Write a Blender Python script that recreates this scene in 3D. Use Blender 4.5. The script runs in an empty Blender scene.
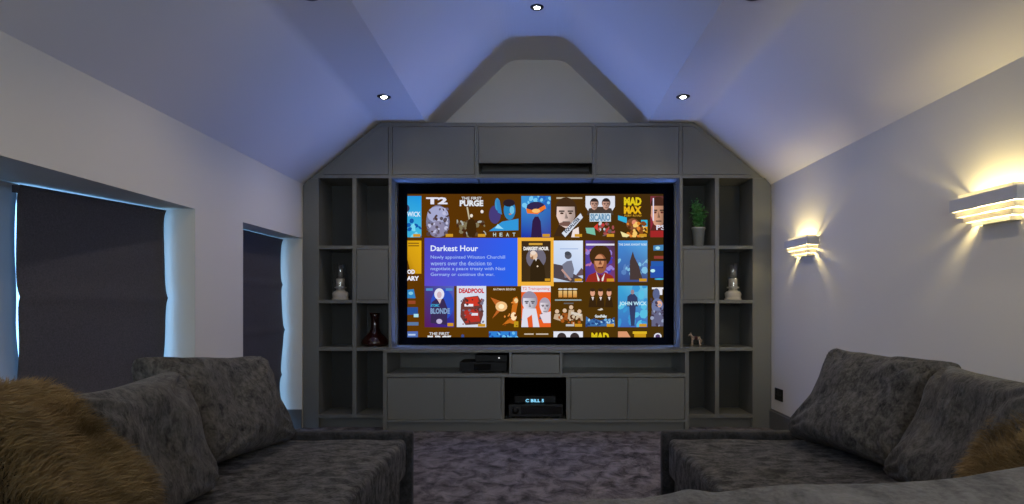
import bpy, bmesh, math, random
from mathutils import Vector, Matrix, noise
random.seed(7)
C = bpy.context.scene.collection
F, VX, VY, CAMZ = 635.0, 537.0, 303.0, 0.956      # focal length in pixels, vanishing point, eye height
def FX(px, y): return (px - VX) * y / F
def FZ(py, y): return CAMZ - (py - VY) * y / F
def P(px, py, y): return Vector((FX(px, y), y, FZ(py, y)))

# ---------------------------------------------------------------- materials
def lin(c):
    c = c / 255.0
    return c / 12.92 if c <= 0.04045 else ((c + 0.055) / 1.055) ** 2.4
def rgb(r, g, b): return (lin(r), lin(g), lin(b), 1.0)
def mat(name, col, rough=0.6, metal=0.0, bump=0.0, scale=40.0, var=0.0, sheen=0.0, spec=0.5, trans=0.0, alpha=None):
    m = bpy.data.materials.new(name); m.use_nodes = True
    nt = m.node_tree; b = nt.nodes['Principled BSDF']
    b.inputs['Base Color'].default_value = col
    b.inputs['Roughness'].default_value = rough
    b.inputs['Metallic'].default_value = metal
    b.inputs['Specular IOR Level'].default_value = spec
    if sheen:
        b.inputs['Sheen Weight'].default_value = sheen
        b.inputs['Sheen Roughness'].default_value = 0.4
    if trans: b.inputs['Transmission Weight'].default_value = trans
    tc = nt.nodes.new('ShaderNodeTexCoord')
    nz = nt.nodes.new('ShaderNodeTexNoise'); nz.inputs['Scale'].default_value = scale; nz.inputs['Detail'].default_value = 5
    nt.links.new(tc.outputs['Object'], nz.inputs['Vector'])
    if var:
        rp = nt.nodes.new('ShaderNodeValToRGB')
        rp.color_ramp.elements[0].position = 0.3; rp.color_ramp.elements[1].position = 0.7
        rp.color_ramp.elements[0].color = tuple(c * (1 - var) for c in col[:3]) + (1,)
        rp.color_ramp.elements[1].color = tuple(min(1, c * (1 + var)) for c in col[:3]) + (1,)
        nt.links.new(nz.outputs['Fac'], rp.inputs['Fac']); nt.links.new(rp.outputs['Color'], b.inputs['Base Color'])
    if bump:
        bp = nt.nodes.new('ShaderNodeBump'); bp.inputs['Strength'].default_value = bump; bp.inputs['Distance'].default_value = 0.004
        nt.links.new(nz.outputs['Fac'], bp.inputs['Height']); nt.links.new(bp.outputs['Normal'], b.inputs['Normal'])
    return m
def velvet(name, dark, light, scale=9.0, stretch=(1, 1, 1), p0=0.38, p1=0.66, bump=0.6, sheen=0.25, fine=120):
    """crushed pile: two sizes of mottling in colour and a bump"""
    m = bpy.data.materials.new(name); m.use_nodes = True
    nt = m.node_tree; N = nt.nodes; L = nt.links; b = N['Principled BSDF']
    b.inputs['Roughness'].default_value = 0.85; b.inputs['Specular IOR Level'].default_value = 0.25
    b.inputs['Sheen Weight'].default_value = sheen; b.inputs['Sheen Roughness'].default_value = 0.45
    tc = N.new('ShaderNodeTexCoord'); mp = N.new('ShaderNodeMapping'); mp.inputs['Scale'].default_value = stretch
    L.new(tc.outputs['Object'], mp.inputs['Vector'])
    a = N.new('ShaderNodeTexNoise'); a.inputs['Scale'].default_value = scale; a.inputs['Detail'].default_value = 8
    a.inputs['Roughness'].default_value = 0.68; a.inputs['Distortion'].default_value = 0.5
    c = N.new('ShaderNodeTexNoise'); c.inputs['Scale'].default_value = fine; c.inputs['Detail'].default_value = 4
    L.new(mp.outputs[0], a.inputs['Vector']); L.new(mp.outputs[0], c.inputs['Vector'])
    mx = N.new('ShaderNodeMix'); mx.inputs[0].default_value = 0.25
    L.new(a.outputs['Fac'], mx.inputs[2]); L.new(c.outputs['Fac'], mx.inputs[3])
    rp = N.new('ShaderNodeValToRGB'); rp.color_ramp.elements[0].position = p0; rp.color_ramp.elements[1].position = p1
    rp.color_ramp.elements[0].color = dark; rp.color_ramp.elements[1].color = light
    L.new(mx.outputs[0], rp.inputs['Fac']); L.new(rp.outputs['Color'], b.inputs['Base Color'])
    bp = N.new('ShaderNodeBump'); bp.inputs['Strength'].default_value = bump; bp.inputs['Distance'].default_value = 0.006
    L.new(mx.outputs[0], bp.inputs['Height']); L.new(bp.outputs['Normal'], b.inputs['Normal'])
    return m
def emit(name, col, strength):
    m = bpy.data.materials.new(name); m.use_nodes = True; nt = m.node_tree
    nt.nodes.remove(nt.nodes['Principled BSDF'])
    e = nt.nodes.new('ShaderNodeEmission'); e.inputs[0].default_value = col; e.inputs[1].default_value = strength
    nt.links.new(e.outputs[0], nt.nodes['Material Output'].inputs[0]); return m
def thin(name, col, tfac, rough=0.05, translucent=False):
    """clear pane (glossy + straight-through) or translucent cloth / frosted glass"""
    m = bpy.data.materials.new(name); m.use_nodes = True; nt = m.node_tree
    nt.nodes.remove(nt.nodes['Principled BSDF'])
    o = nt.nodes['Material Output']; mx = nt.nodes.new('ShaderNodeMixShader'); mx.inputs[0].default_value = tfac
    if translucent:
        a = nt.nodes.new('ShaderNodeBsdfDiffuse'); b = nt.nodes.new('ShaderNodeBsdfTranslucent')
        a.inputs[0].default_value = col; b.inputs[0].default_value = col
    else:
        a = nt.nodes.new('ShaderNodeBsdfGlossy'); b = nt.nodes.new('ShaderNodeBsdfTransparent')
        a.inputs['Roughness'].default_value = rough; b.inputs[0].default_value = col
    nt.links.new(a.outputs[0], mx.inputs[1]); nt.links.new(b.outputs[0], mx.inputs[2]); nt.links.new(mx.outputs[0], o.inputs[0])
    return m

M = {}
M['wall'] = mat('wall paint', rgb(213, 209, 199), 0.85, bump=0.05, scale=300)
M['ceiling'] = mat('ceiling paint', rgb(214, 211, 210), 0.8, bump=0.05, scale=300)
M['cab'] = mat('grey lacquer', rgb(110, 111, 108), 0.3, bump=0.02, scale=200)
M['cab_shaded'] = mat('grey lacquer shaded', rgb(50, 52, 50), 0.6)  # cabinet grey darkened to put recess shade into the shelf backs
M['skirting'] = mat('grey skirting paint', rgb(92, 92, 92), 0.45)
M['black'] = mat('black velvet', (0.0015, 0.0015, 0.0015, 1), 0.9, spec=0.0)
M['plastic'] = mat('black plastic', (0.006, 0.006, 0.007, 1), 0.4, spec=0.2)
M['plastic_grey'] = mat('dark grey metal', (0.012, 0.012, 0.013, 1), 0.4, spec=0.3)
M['glossblack'] = mat('smoked glass', (0.006, 0.006, 0.007, 1), 0.12)
M['white_plaster'] = mat('white plaster', rgb(190, 190, 192), 0.6)
M['frosted'] = thin('frosted glass', (0.9, 0.87, 0.8, 1), 0.55, translucent=True)
M['blind'] = mat('charcoal blind linen', rgb(72, 69, 73), 0.9, bump=0.5, scale=160, var=0.25)
M['voile'] = thin('pale voile', rgb(178, 180, 184), 0.3, translucent=True)
M['frame_white'] = mat('white window frame', rgb(225, 228, 230), 0.4)
M['pane'] = thin('window pane', (0.95, 0.98, 1, 1), 0.93)
M['clear'] = thin('clear glass', (0.93, 0.95, 0.95, 1), 0.88, rough=0.08)
M['chrome'] = mat('brushed metal', (0.5, 0.5, 0.5, 1), 0.25, metal=1.0)
M['bezel'] = mat('dark bezel', (0.03, 0.03, 0.035, 1), 0.3, metal=0.7)
M['lens'] = emit('downlight lens', (1.0, 0.93, 0.85, 1), 50.0)
M['sofa'] = velvet('charcoal crushed velvet', rgb(12, 12, 13), rgb(92, 90, 89), 19.0, stretch=(1, 1.35, 1), p0=0.42, p1=0.62, bump=1.0, sheen=0.04)
M['sofa_trim'] = velvet('charcoal trim velvet', rgb(24, 24, 27), rgb(56, 56, 60), 22.0, p0=0.40, p1=0.66, bump=0.6, sheen=0.04)
M['cushion'] = velvet('slate crushed chenille', rgb(20, 20, 22), rgb(92, 89, 86), 42.0, stretch=(1, 1.0, .7), p0=0.36, p1=0.62, bump=1.0, sheen=0.08, fine=150)
M['throw'] = velvet('mid grey plush', rgb(34, 33, 34), rgb(98, 96, 96), 16.0, stretch=(1, .7, 1), p0=.34, p1=.6, bump=1.0, sheen=0.1)
M['carpet'] = velvet('mottled carpet', rgb(32, 30, 33), rgb(124, 118, 123), 9.0, stretch=(1.15, .85, 1), p0=0.40, p1=0.60, bump=1.0, sheen=0.03, fine=200)
M['fur'] = mat('tawny fur', rgb(118, 96, 60), 0.7, scale=5, var=0.6)
M['fur_base'] = mat('fur backing', rgb(34, 26, 16), 0.95)
M['leaf'] = mat('dark leaf', rgb(62, 120, 56), 0.5, scale=30, var=0.5)
M['pot'] = mat('zinc pot', (0.42, 0.44, 0.42, 1), 0.35, metal=0.25)
M['candle'] = mat('cream ceramic', rgb(178, 172, 164), 0.5)
M['decanter'] = mat('dark red glaze', (0.022, 0.004, 0.003, 1), 0.08, spec=0.8)
M['figure'] = mat('pale bronze', rgb(180, 160, 140), 0.4, metal=0.4, scale=60, var=0.5)
M['figure_red'] = mat('dark red saddle', rgb(60, 18, 16), 0.6)
M['soil'] = mat('soil', rgb(40, 30, 22), 0.95)
M['display'] = emit('lit display', rgb(130, 205, 240), 1.3)
M['led'] = emit('blue led strip', (0.16, 0.3, 1.0, 1), 14.0)
M['whitedot'] = emit('power light', (0.8, 0.8, 0.8, 1), 1.0)
def screen_mat():
    m = bpy.data.materials.new('screen picture'); m.use_nodes = True; nt = m.node_tree
    nt.nodes.remove(nt.nodes['Principled BSDF'])
    a = nt.nodes.new('ShaderNodeVertexColor'); a.layer_name = 'Col'
    e = nt.nodes.new('ShaderNodeEmission'); e.inputs[1].default_value = 1.0
    nt.links.new(a.outputs[0], e.inputs[0]); nt.links.new(e.outputs[0], nt.nodes['Material Output'].inputs[0]); return m
M['screen'] = screen_mat()

# ---------------------------------------------------------------- mesh helpers
def link(name, me, m, parent=None):
    o = bpy.data.objects.new(name, me); C.objects.link(o)
    if m is not None: me.materials.append(m)
    if parent is not None: o.parent = parent; o.matrix_parent_inverse = parent.matrix_basis.inverted()
    return o
class MB:
    def __init__(s): s.v = []; s.f = []; s.sm = False
    def box(s, x0, x1, y0, y1, z0, z1):
        n = len(s.v)
        s.v += [(x, y, z) for z in (z0, z1) for x, y in ((x0, y0), (x1, y0), (x1, y1), (x0, y1))]
        s.f += [tuple(n + i for i in q) for q in ((0, 3, 2, 1), (4, 5, 6, 7), (0, 1, 5, 4), (1, 2, 6, 5), (2, 3, 7, 6), (3, 0, 4, 7))]
        return s
    def prism(s, pts, y0, y1):
        """pts: (x,z) outline extruded along y"""
        n = len(s.v); k = len(pts)
        s.v += [(x, y0, z) for x, z in pts] + [(x, y1, z) for x, z in pts]
        s.f.append(tuple(n + i for i in range(k))); s.f.append(tuple(n + k + i for i in reversed(range(k))))
        for i in range(k): j = (i + 1) % k; s.f.append((n + i, n + k + i, n + k + j, n + j))
        return s
    def lathe(s, prof, cx, cy, cz, seg=28, cap=True):
        n = len(s.v); k = len(prof)
        for i in range(seg):
            a = 2 * math.pi * i / seg
            s.v += [(cx + r * math.cos(a), cy + r * math.sin(a), cz + z) for r, z in prof]
        for i in range(seg):
            j = (i + 1) % seg
            for q in range(k - 1): s.f.append((n + i * k + q, n + j * k + q, n + j * k + q + 1, n + i * k + q + 1))
        if cap:
            s.f.append(tuple(n + i * k for i in reversed(range(seg)))); s.f.append(tuple(n + i * k + k - 1 for i in range(seg)))
        s.sm = True; return s
    def tube(s, pts, rad, seg=8):
        n = len(s.v)
        for i, p in enumerate(pts):
            p = Vector(p); d = (Vector(pts[min(i + 1, len(pts) - 1)]) - Vector(pts[max(i - 1, 0)])).normalized()
            u = d.orthogonal().normalized(); w = d.cross(u); r = rad[i] if isinstance(rad, (list, tuple)) else rad
            s.v += [tuple(p + (u * math.cos(2 * math.pi * k / seg) + w * math.sin(2 * math.pi * k / seg)) * r) for k in range(seg)]
        for i in range(len(pts) - 1):
            for k in range(seg):
                j = (k + 1) % seg; s.f.append((n + i * seg + k, n + i * seg + j, n + (i + 1) * seg + j, n + (i + 1) * seg + k))
        s.f.append(tuple(n + k for k in reversed(range(seg)))); s.f.append(tuple(n + (len(pts) - 1) * seg + k for k in range(seg)))
        s.sm = True; return s
    def build(s, name, m, parent=None, bevel=0.0, smooth=None):
        me = bpy.data.meshes.new(name); me.from_pydata(s.v, [], s.f)
        bm = bmesh.new(); bm.from_mesh(me); bmesh.ops.recalc_face_normals(bm, faces=bm.faces); bm.to_mesh(me); bm.free()
        if smooth or (smooth is None and s.sm):
            for p in me.polygons: p.use_smooth = True
        o = link(name, me, m, parent)
        if bevel:
            b = o.modifiers.new('Bevel', 'BEVEL'); b.width = bevel; b.segments = 2; b.limit_method = 'ANGLE'; b.angle_limit = 0.6
        return o
def tag(o, label=None, cat=None, group=None, kind=None):
    if label: o['label'] = label
    if cat: o['category'] = cat
    if group: o['group'] = group
    if kind: o['kind'] = kind
    return o
def empty(name, loc, label, cat, group=None):
    o = bpy.data.objects.new(name, None); o.location = loc; o.empty_display_size = 0.05; C.objects.link(o)
    bpy.context.view_layer.update()
    return tag(o, label, cat, group)
def copy_tree(o, parent=None):
    c = o.copy(); C.objects.link(c)
    if parent is not None: c.parent = parent
    for ch in o.children: copy_tree(ch, c)
    return c
def struct(o): o['kind'] = 'structure'; return o

# ---------------------------------------------------------------- room shell
HW, YB, YE = 1.795, -2.3, 5.2          # half width, rear wall, end wall
EAVE, SOF, TOP = 1.867, 2.341, 2.946
XS, XC, XT = 1.225, 0.85, 0.221
def arc(p, a, b, r, n=6):
    p, a, b = Vector(p), Vector(a), Vector(b); q0 = p + (a - p).normalized() * r; q1 = p + (b - p).normalized() * r
    return [tuple(q0 * (1 - t) ** 2 + p * 2 * t * (1 - t) + q1 * t * t) for t in [i / n for i in range(n + 1)]]
half = [(HW, EAVE)] + arc((XS, SOF), (HW, EAVE), (XC, SOF), 0.035) + [(XC, SOF)] + arc((XT, TOP), (XC, SOF), (0, TOP), 0.08)
prof = half + [(-x, z) for x, z in reversed(half)]
cm = MB(); n = len(prof)
# ceiling as strips up to a flat top so that no face is concave
cm.v = [(x, y, z) for y in (YB - .1, YE + .1) for x, z in prof] + [(x, y, 3.15) for y in (YB - .1, YE + .1) for x, z in prof]
for i in range(n - 1):
    cm.f.append((i, i + 1, n + i + 1, n + i)); cm.f.append((2 * n + i, 3 * n + i, 3 * n + i + 1, 2 * n + i + 1))
    cm.f.append((i, 2 * n + i, 2 * n + i + 1, i + 1)); cm.f.append((n + i, n + i + 1, 3 * n + i + 1, 3 * n + i))
cm.f.append((0, n, 3 * n, 2 * n)); cm.f.append((n - 1, 3 * n - 1, 4 * n - 1, 2 * n - 1))
struct(cm.build('ceiling', M['ceiling']))
struct(MB().box(-2.3, 2.3, YB - .1, YE + .1, -0.1, 0).build('floor', M['carpet']))
struct(MB().box(HW, HW + .3, YB - .1, YE + .1, 0, 2.0).box(HW+.02, HW + .3, YB - .1, YE + .1, 1.99, 3.15).build('wall_right', M['wall']))
T = 2.45
W1a, W1b, W2a, W2b, WT = 1.33, 3.333, 3.877, 4.852, 1.450
wl = MB().box(-T, -HW, YB - .1, W1a, 0, WT).box(-T, -HW, W1b, W2a, 0, WT).box(-T, -HW, W2b, YE + .1, 0, WT).box(-T, -HW, YB - .1, YE + .1, WT, EAVE + .002).box(-T, -HW-.02, YB - .1, YE + .1, EAVE, 3.15)
struct(wl.build('wall_left', M['wall']))
struct(MB().box(-HW, HW, YE, YE + .1, 0, 3.0).build('wall_end', M['wall']))
# rear wall behind the camera, with a window added to let fill light in
RW = (-1.0, 1.0, 0.95, 2.05)
rw = MB().box(-HW, RW[0], YB - .1, YB, 0, 3.0).box(RW[1], HW, YB - .1, YB, 0, 3.0).box(RW[0], RW[1], YB - .1, YB, 0, RW[2]).box(RW[0], RW[1], YB - .1, YB, RW[3], 3.0)
struct(rw.build('wall_rear', M['wall']))
w3 = struct(MB().box(RW[0], RW[0]+.05, YB - .09, YB-.03, RW[2], RW[3]).box(RW[1]-.05, RW[1], YB - .09, YB-.03, RW[2], RW[3]).box(RW[0], RW[1], YB - .09, YB-.03, RW[2], RW[2]+.05).box(RW[0], RW[1], YB - .09, YB-.03, RW[3]-.05, RW[3]).box(-.025,.025, YB - .09, YB-.03, RW[2], RW[3]).build('fill_window', M['frame_white']))
MB().box(RW[0]+.05, RW[1]-.05, YB - .065, YB-.06, RW[2]+.05, RW[3]-.05).build('pane', M['pane'], w3)
def glazing(name, y0, y1, mull, xg=-2.08):
    b = MB(); x0, x1 = xg, xg + .06; e = 0.04
    b.box(x0, x1, y0, y0 + e, 0, WT).box(x0, x1, y1 - e, y1, 0, WT).box(x0, x1, y0, y1, WT - e*.6, WT).box(x0, x1, y0, y1, 0, e)
    for m_ in mull: b.box(x0, x1, m_ - .03, m_ + .03, 0, WT)
    w = struct(b.build(name, M['frame_white'])); MB().box(xg + .025, xg + .03, y0 + e, y1 - e, e, WT - e*.6).build('pane', M['pane'], w)
glazing('window_1', W1a, W1b, [2.33], -2.44); glazing('window_2', W2a, W2b, [])
# skirting boards
SK = .15
struct(MB().box(HW - .018, HW, YB, 4.86, 0, SK - .012).box(HW - .012, HW, YB, 4.86, SK - .012, SK).build('baseboard_right', M['skirting'], bevel=.003))
sl = MB()
for a, b in ((YB, W1a), (W1b, W2a)): sl.box(-HW, -HW + .016, a, b, 0, SK - .012).box(-HW, -HW + .011, a, b, SK - .012, SK)
for y, s in ((W1b, -1), (W2b, -1), (W1a, 1), (W2a, 1)):
    y0, y1 = sorted((y, y + s * .014)); sl.box(-2.01, -HW, y0, y1, 0, SK - .006)
struct(sl.build('baseboard_left', M['skirting'], bevel=.003))

# ---------------------------------------------------------------- fitted cabinets
YF, YM = 4.86, 4.70             # front of the tall units, front of the media unit
BK = 5.185
def fx(p): return FX(p, YF)
def fz(p): return FZ(p, YF)
def ramp(px): return 183 - (px - 303) * 61 / 74.0       # pixel height of the sloping ceiling along the front
HB, HT = fz(178), SOF - .004
G = .0035
def mx(p, s): return (1075 - p if p < 312 else 1071.4 - p) if s > 0 else p       # mirror of a pixel column for the right unit
def shelving(s, label):
    def bx(b, p0, p1, y0, y1, z0, z1):
        a, c = sorted((fx(mx(p0, s)), fx(mx(p1, s)))); b.box(a, c, y0, y1, z0, z1)
    root = empty('shelving_unit', (fx(mx(350, s)), YF, 0), label, 'shelving')
    c = MB()
    pts = [(303, 0), (318.7, 0), (318.7, 1), (310, 1), (303, 2)]
    zz = {0: 0.0, 1: HB - .001, 2: fz(183) - .02}
    xw = lambda p: (max(fx(mx(p, s)), -HW + .002) if s < 0 else min(fx(mx(p, s)), HW - .002))
    c.prism([(xw(p), zz[q]) for p, q in pts], YF, BK)
    bx(c, 352.2, 356.3, YF + .002, BK, fz(418), HB - .001)
    bx(c, 388.6, 391.6, YF, BK, 0, HB - .001)
    c.build('carcass', M['cab'], root, bevel=.0015)
    b = MB(); bx(b, 318.8, 388.5, BK - .012, BK, fz(418), HB - .002); b.build('back_panel', M['cab_shaded'], root)
    for t, u in ((245.6, 249), (300, 303.3), (347.2, 351), (414.5, 418)):
        for q0, q1 in ((318.8, 352.1), (356.4, 388.5)):
            b = MB(); bx(b, q0, q1, YF + .001, BK - .013, fz(u), fz(t)); b.build('shelf', M['cab'], root, bevel=.0012)
    b = MB(); bx(b, 356.9, 388.0, YF + .002, YF + .020, fz(299.6), fz(249.4)); b.build('door', M['cab'], root, bevel=.001)
    b = MB(); bx(b, 318.8, 388.5, YF + .04, YF + .058, 0, fz(418.2)); b.build('plinth', M['cab'], root)
    return root
shelving(-1, 'tall grey open shelving unit left of the big screen')
shelving(1, 'tall grey open shelving unit right of the big screen')

def overhead(name_label, outer, door, slot=None):
    """outer / door: outlines in pixels on the front plane"""
    xs = [p[0] for p in outer]
    root = empty('overhead_cupboard', (fx(sum(xs) / len(xs)), YF, HB), name_label, 'cupboard', None)
    oz = [(fx(x), z if z is not None else 0) for x, z in outer]
    dz = [(fx(x), fz(y)) for x, y in door]
    # face frame between the outer outline and the door opening, plus the box behind
    b = MB(); k = len(oz)
    cen = Vector((sum(p[0] for p in dz) / k, sum(p[1] for p in dz) / k))
    op = []
    for p in dz:
        d = Vector(p) - cen
        op.append((p[0] + (G if d.x > 0 else -G), p[1] + (G if d.y > 0 else -G)))
    if slot: op = [(fx(478.3), fz(174.3)), (fx(592.7), fz(174.3)), (fx(592.7), fz(126.4)), (fx(478.3), fz(126.4))]
    y0, y1 = YF, YF + .020
    n0 = 0
    b.v += [(x, y0, z) for x, z in oz] + [(x, y0, z) for x, z in op] + [(x, y1, z) for x, z in oz] + [(x, y1, z) for x, z in op]
    for i in range(k):
        j = (i + 1) % k
        b.f += [(i, j, k + j, k + i), (2*k + i, 3*k + i, 3*k + j, 2*k + j), (i, 2*k + i, 2*k + j, j), (k + i, k + j, 3*k + j, 3*k + i)]
    if slot:   # hollow box behind, seen through the slot
        x0, x1, z0, z1 = oz[0][0], oz[1][0], oz[0][1], oz[2][1]; t = .016
        b.box(x0, x1, y1, BK, z0, fz(174.3)).box(x0, x1, y1, BK, z1 - t, z1).box(x0, x0 + t, y1, BK, z0, z1).box(x1 - t, x1, y1, BK, z0, z1).box(x0, x1, BK - .02, BK, z0, z1)
    else:
        b.prism(oz, y1 + .003, BK)
    b.build('carcass', M['cab'], root)
    MB().prism(dz, YF + .001, YF + .019).build('door', M['cab'], root, bevel=.0012)
    if slot: MB().box(fx(480), fx(591), YF + .10, YF + .14, HB + .03, fz(168.5)).build('speaker_bar', M['plastic_grey'], root, bevel=.004)
    return root
zT = fz(124.0) if fz(124.0) < HT else HT
zT = HT
e_ = .006
def slope_x(z, s):      # wall-side x of the sloping ceiling at height z
    t = (z - EAVE) / (SOF - EAVE); return s * (HW + (XS - HW) * t - .012)
overhead('grey overhead cupboard with sloping left edge at the top left',
    [(537 + slope_x(HB, -1) * F / YF, HB), (390.2, HB), (390.2, zT), (537 + slope_x(zT, -1) * F / YF + 2, zT)],
    [(323.8, 174.3), (388, 174.3), (388, 126.7), (379.5, 126.7)])
overhead('wide grey overhead cupboard left of the slotted centre one',
    [(390.4, HB), (476.4, HB), (476.4, zT), (390.4, zT)], [(392.5, 174.3), (474.4, 174.3), (474.4, 126.7), (392.5, 126.7)])
overhead('centre grey overhead cupboard with a dark slot beneath its flap',
    [(476.6, HB), (594.4, HB), (594.4, zT), (476.6, zT)], [(478.9, 163), (592.1, 163), (592.1, 126.8), (478.9, 126.8)], slot=True)
overhead('wide grey overhead cupboard right of the slotted centre one',
    [(594.6, HB), (680.4, HB), (680.4, zT), (594.6, zT)], [(596.7, 174.3), (678.6, 174.3), (678.6, 126.7), (596.7, 126.7)])
overhead('grey overhead cupboard with sloping right edge at the top right',
    [(680.6, HB), (537 + slope_x(HB, 1) * F / YF, HB), (537 + slope_x(zT, 1) * F / YF - 2, zT), (680.6, zT)],
    [(682.6, 174.3), (750.5, 174.3), (694.5, 126.7), (682.6, 126.7)])

# media unit
def gx(p): return FX(p, YM)
def gz(p): return FZ(p, YM)
mu = empty('media_unit', (gx(536), YM, 0), 'long low grey media unit below the big screen', 'media cabinet')
ZT = gz(349.3)
c = MB()
x0, x1 = gx(383), gx(689); YR = BK
c.box(x0, gx(387), YM, YR, 0, gz(352.6)).box(gx(685), x1, YM, YR, 0, gz(352.6))
c.box(gx(387), gx(685), YM + .001, YR, gz(377.3), gz(373.7))                 # middle rail
c.box(gx(387), gx(685), YM + .001, YR, gz(422.3), gz(419.6))                 # bottom board
c.box(gx(509.2), gx(511.8), YM, YR, gz(373.7), gz(352.6)).box(gx(559.7), gx(562.4), YM, YR, gz(373.7), gz(352.6))
c.box(gx(501.3), gx(504.4), YM, YR, gz(419.6), gz(377.3)).box(gx(566.3), gx(570.5), YM, YR, gz(419.6), gz(377.3))
c.box(gx(387), gx(685), YR - .02, YR, gz(422), gz(353))
c.build('carcass', M['cab'], mu, bevel=.0015)
za, zb_ = gz(419.5), gz(377.4)
MB().box(gx(504.5), gx(566.2), YR - .03, YR - .021, za, zb_).box(gx(504.5), gx(504.9), YM + .02, YR - .03, za, zb_).box(gx(565.8), gx(566.2), YM + .02, YR - .03, za, zb_).build('lining', M['black'], mu)
MB().box(x0, x1, YM - .002, YR, gz(352.6), ZT).build('worktop', M['cab'], mu, bevel=.0015)
for a, b in ((387.5, 443.8), (444.4, 500.9), (571, 627.5), (628.1, 684.5)):
    MB().box(gx(a), gx(b), YM - .001, YM + .018, gz(419.3), gz(378)).build('door', M['cab'], mu, bevel=.001)
MB().box(gx(512.2), gx(559.3), YM, YM + .018, gz(373.4), gz(354.6)).build('drawer', M['cab'], mu, bevel=.001)
MB().box(gx(387), gx(685), YM + .03, YM + .048, 0, gz(422.4)).build('plinth', M['cab'], mu)

LED_W, LED_TILT, SIDE_W = 12.0, 28, 5.5
# ---------------------------------------------------------------- projection screen and its picture
YS = 5.09
def sx(p): return FX(p, YS)
def sz(p): return FZ(p, YS)
YFr = 5.06
scr = empty('projection_screen', (FX(538, YS), YS, FZ(346, 5.06)), 'big lit screen in a black frame showing rows of film posters', 'screen')
b = MB(); a0, a1, a2, a3 = FX(398.8, YFr), FX(673.5, YFr), FZ(345.6, YFr), FZ(183.8, YFr)
i0, i1, i2, i3 = sx(407.4), sx(663.3), sz(337.2), sz(194)
b.v = [(x, y, z) for y in (YFr, YS + .03) for x, z in ((a0, a2), (a1, a2), (a1, a3), (a0, a3), (i0, i2), (i1, i2), (i1, i3), (i0, i3))]
for i in range(4):
    j = (i + 1) % 4
    b.f += [(i, j, 4 + j, 4 + i), (8 + i, 12 + i, 12 + j, 8 + j), (i, 8 + i, 8 + j, j), (4 + i, 4 + j, 12 + j, 12 + i)]
b.build('frame', M['black'], scr)
MB().box(i0 + .1, i1 - .1, YS + .03, BK-.001, i2 + .1, i3 - .1).build('backing', M['black'], scr)

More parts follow.
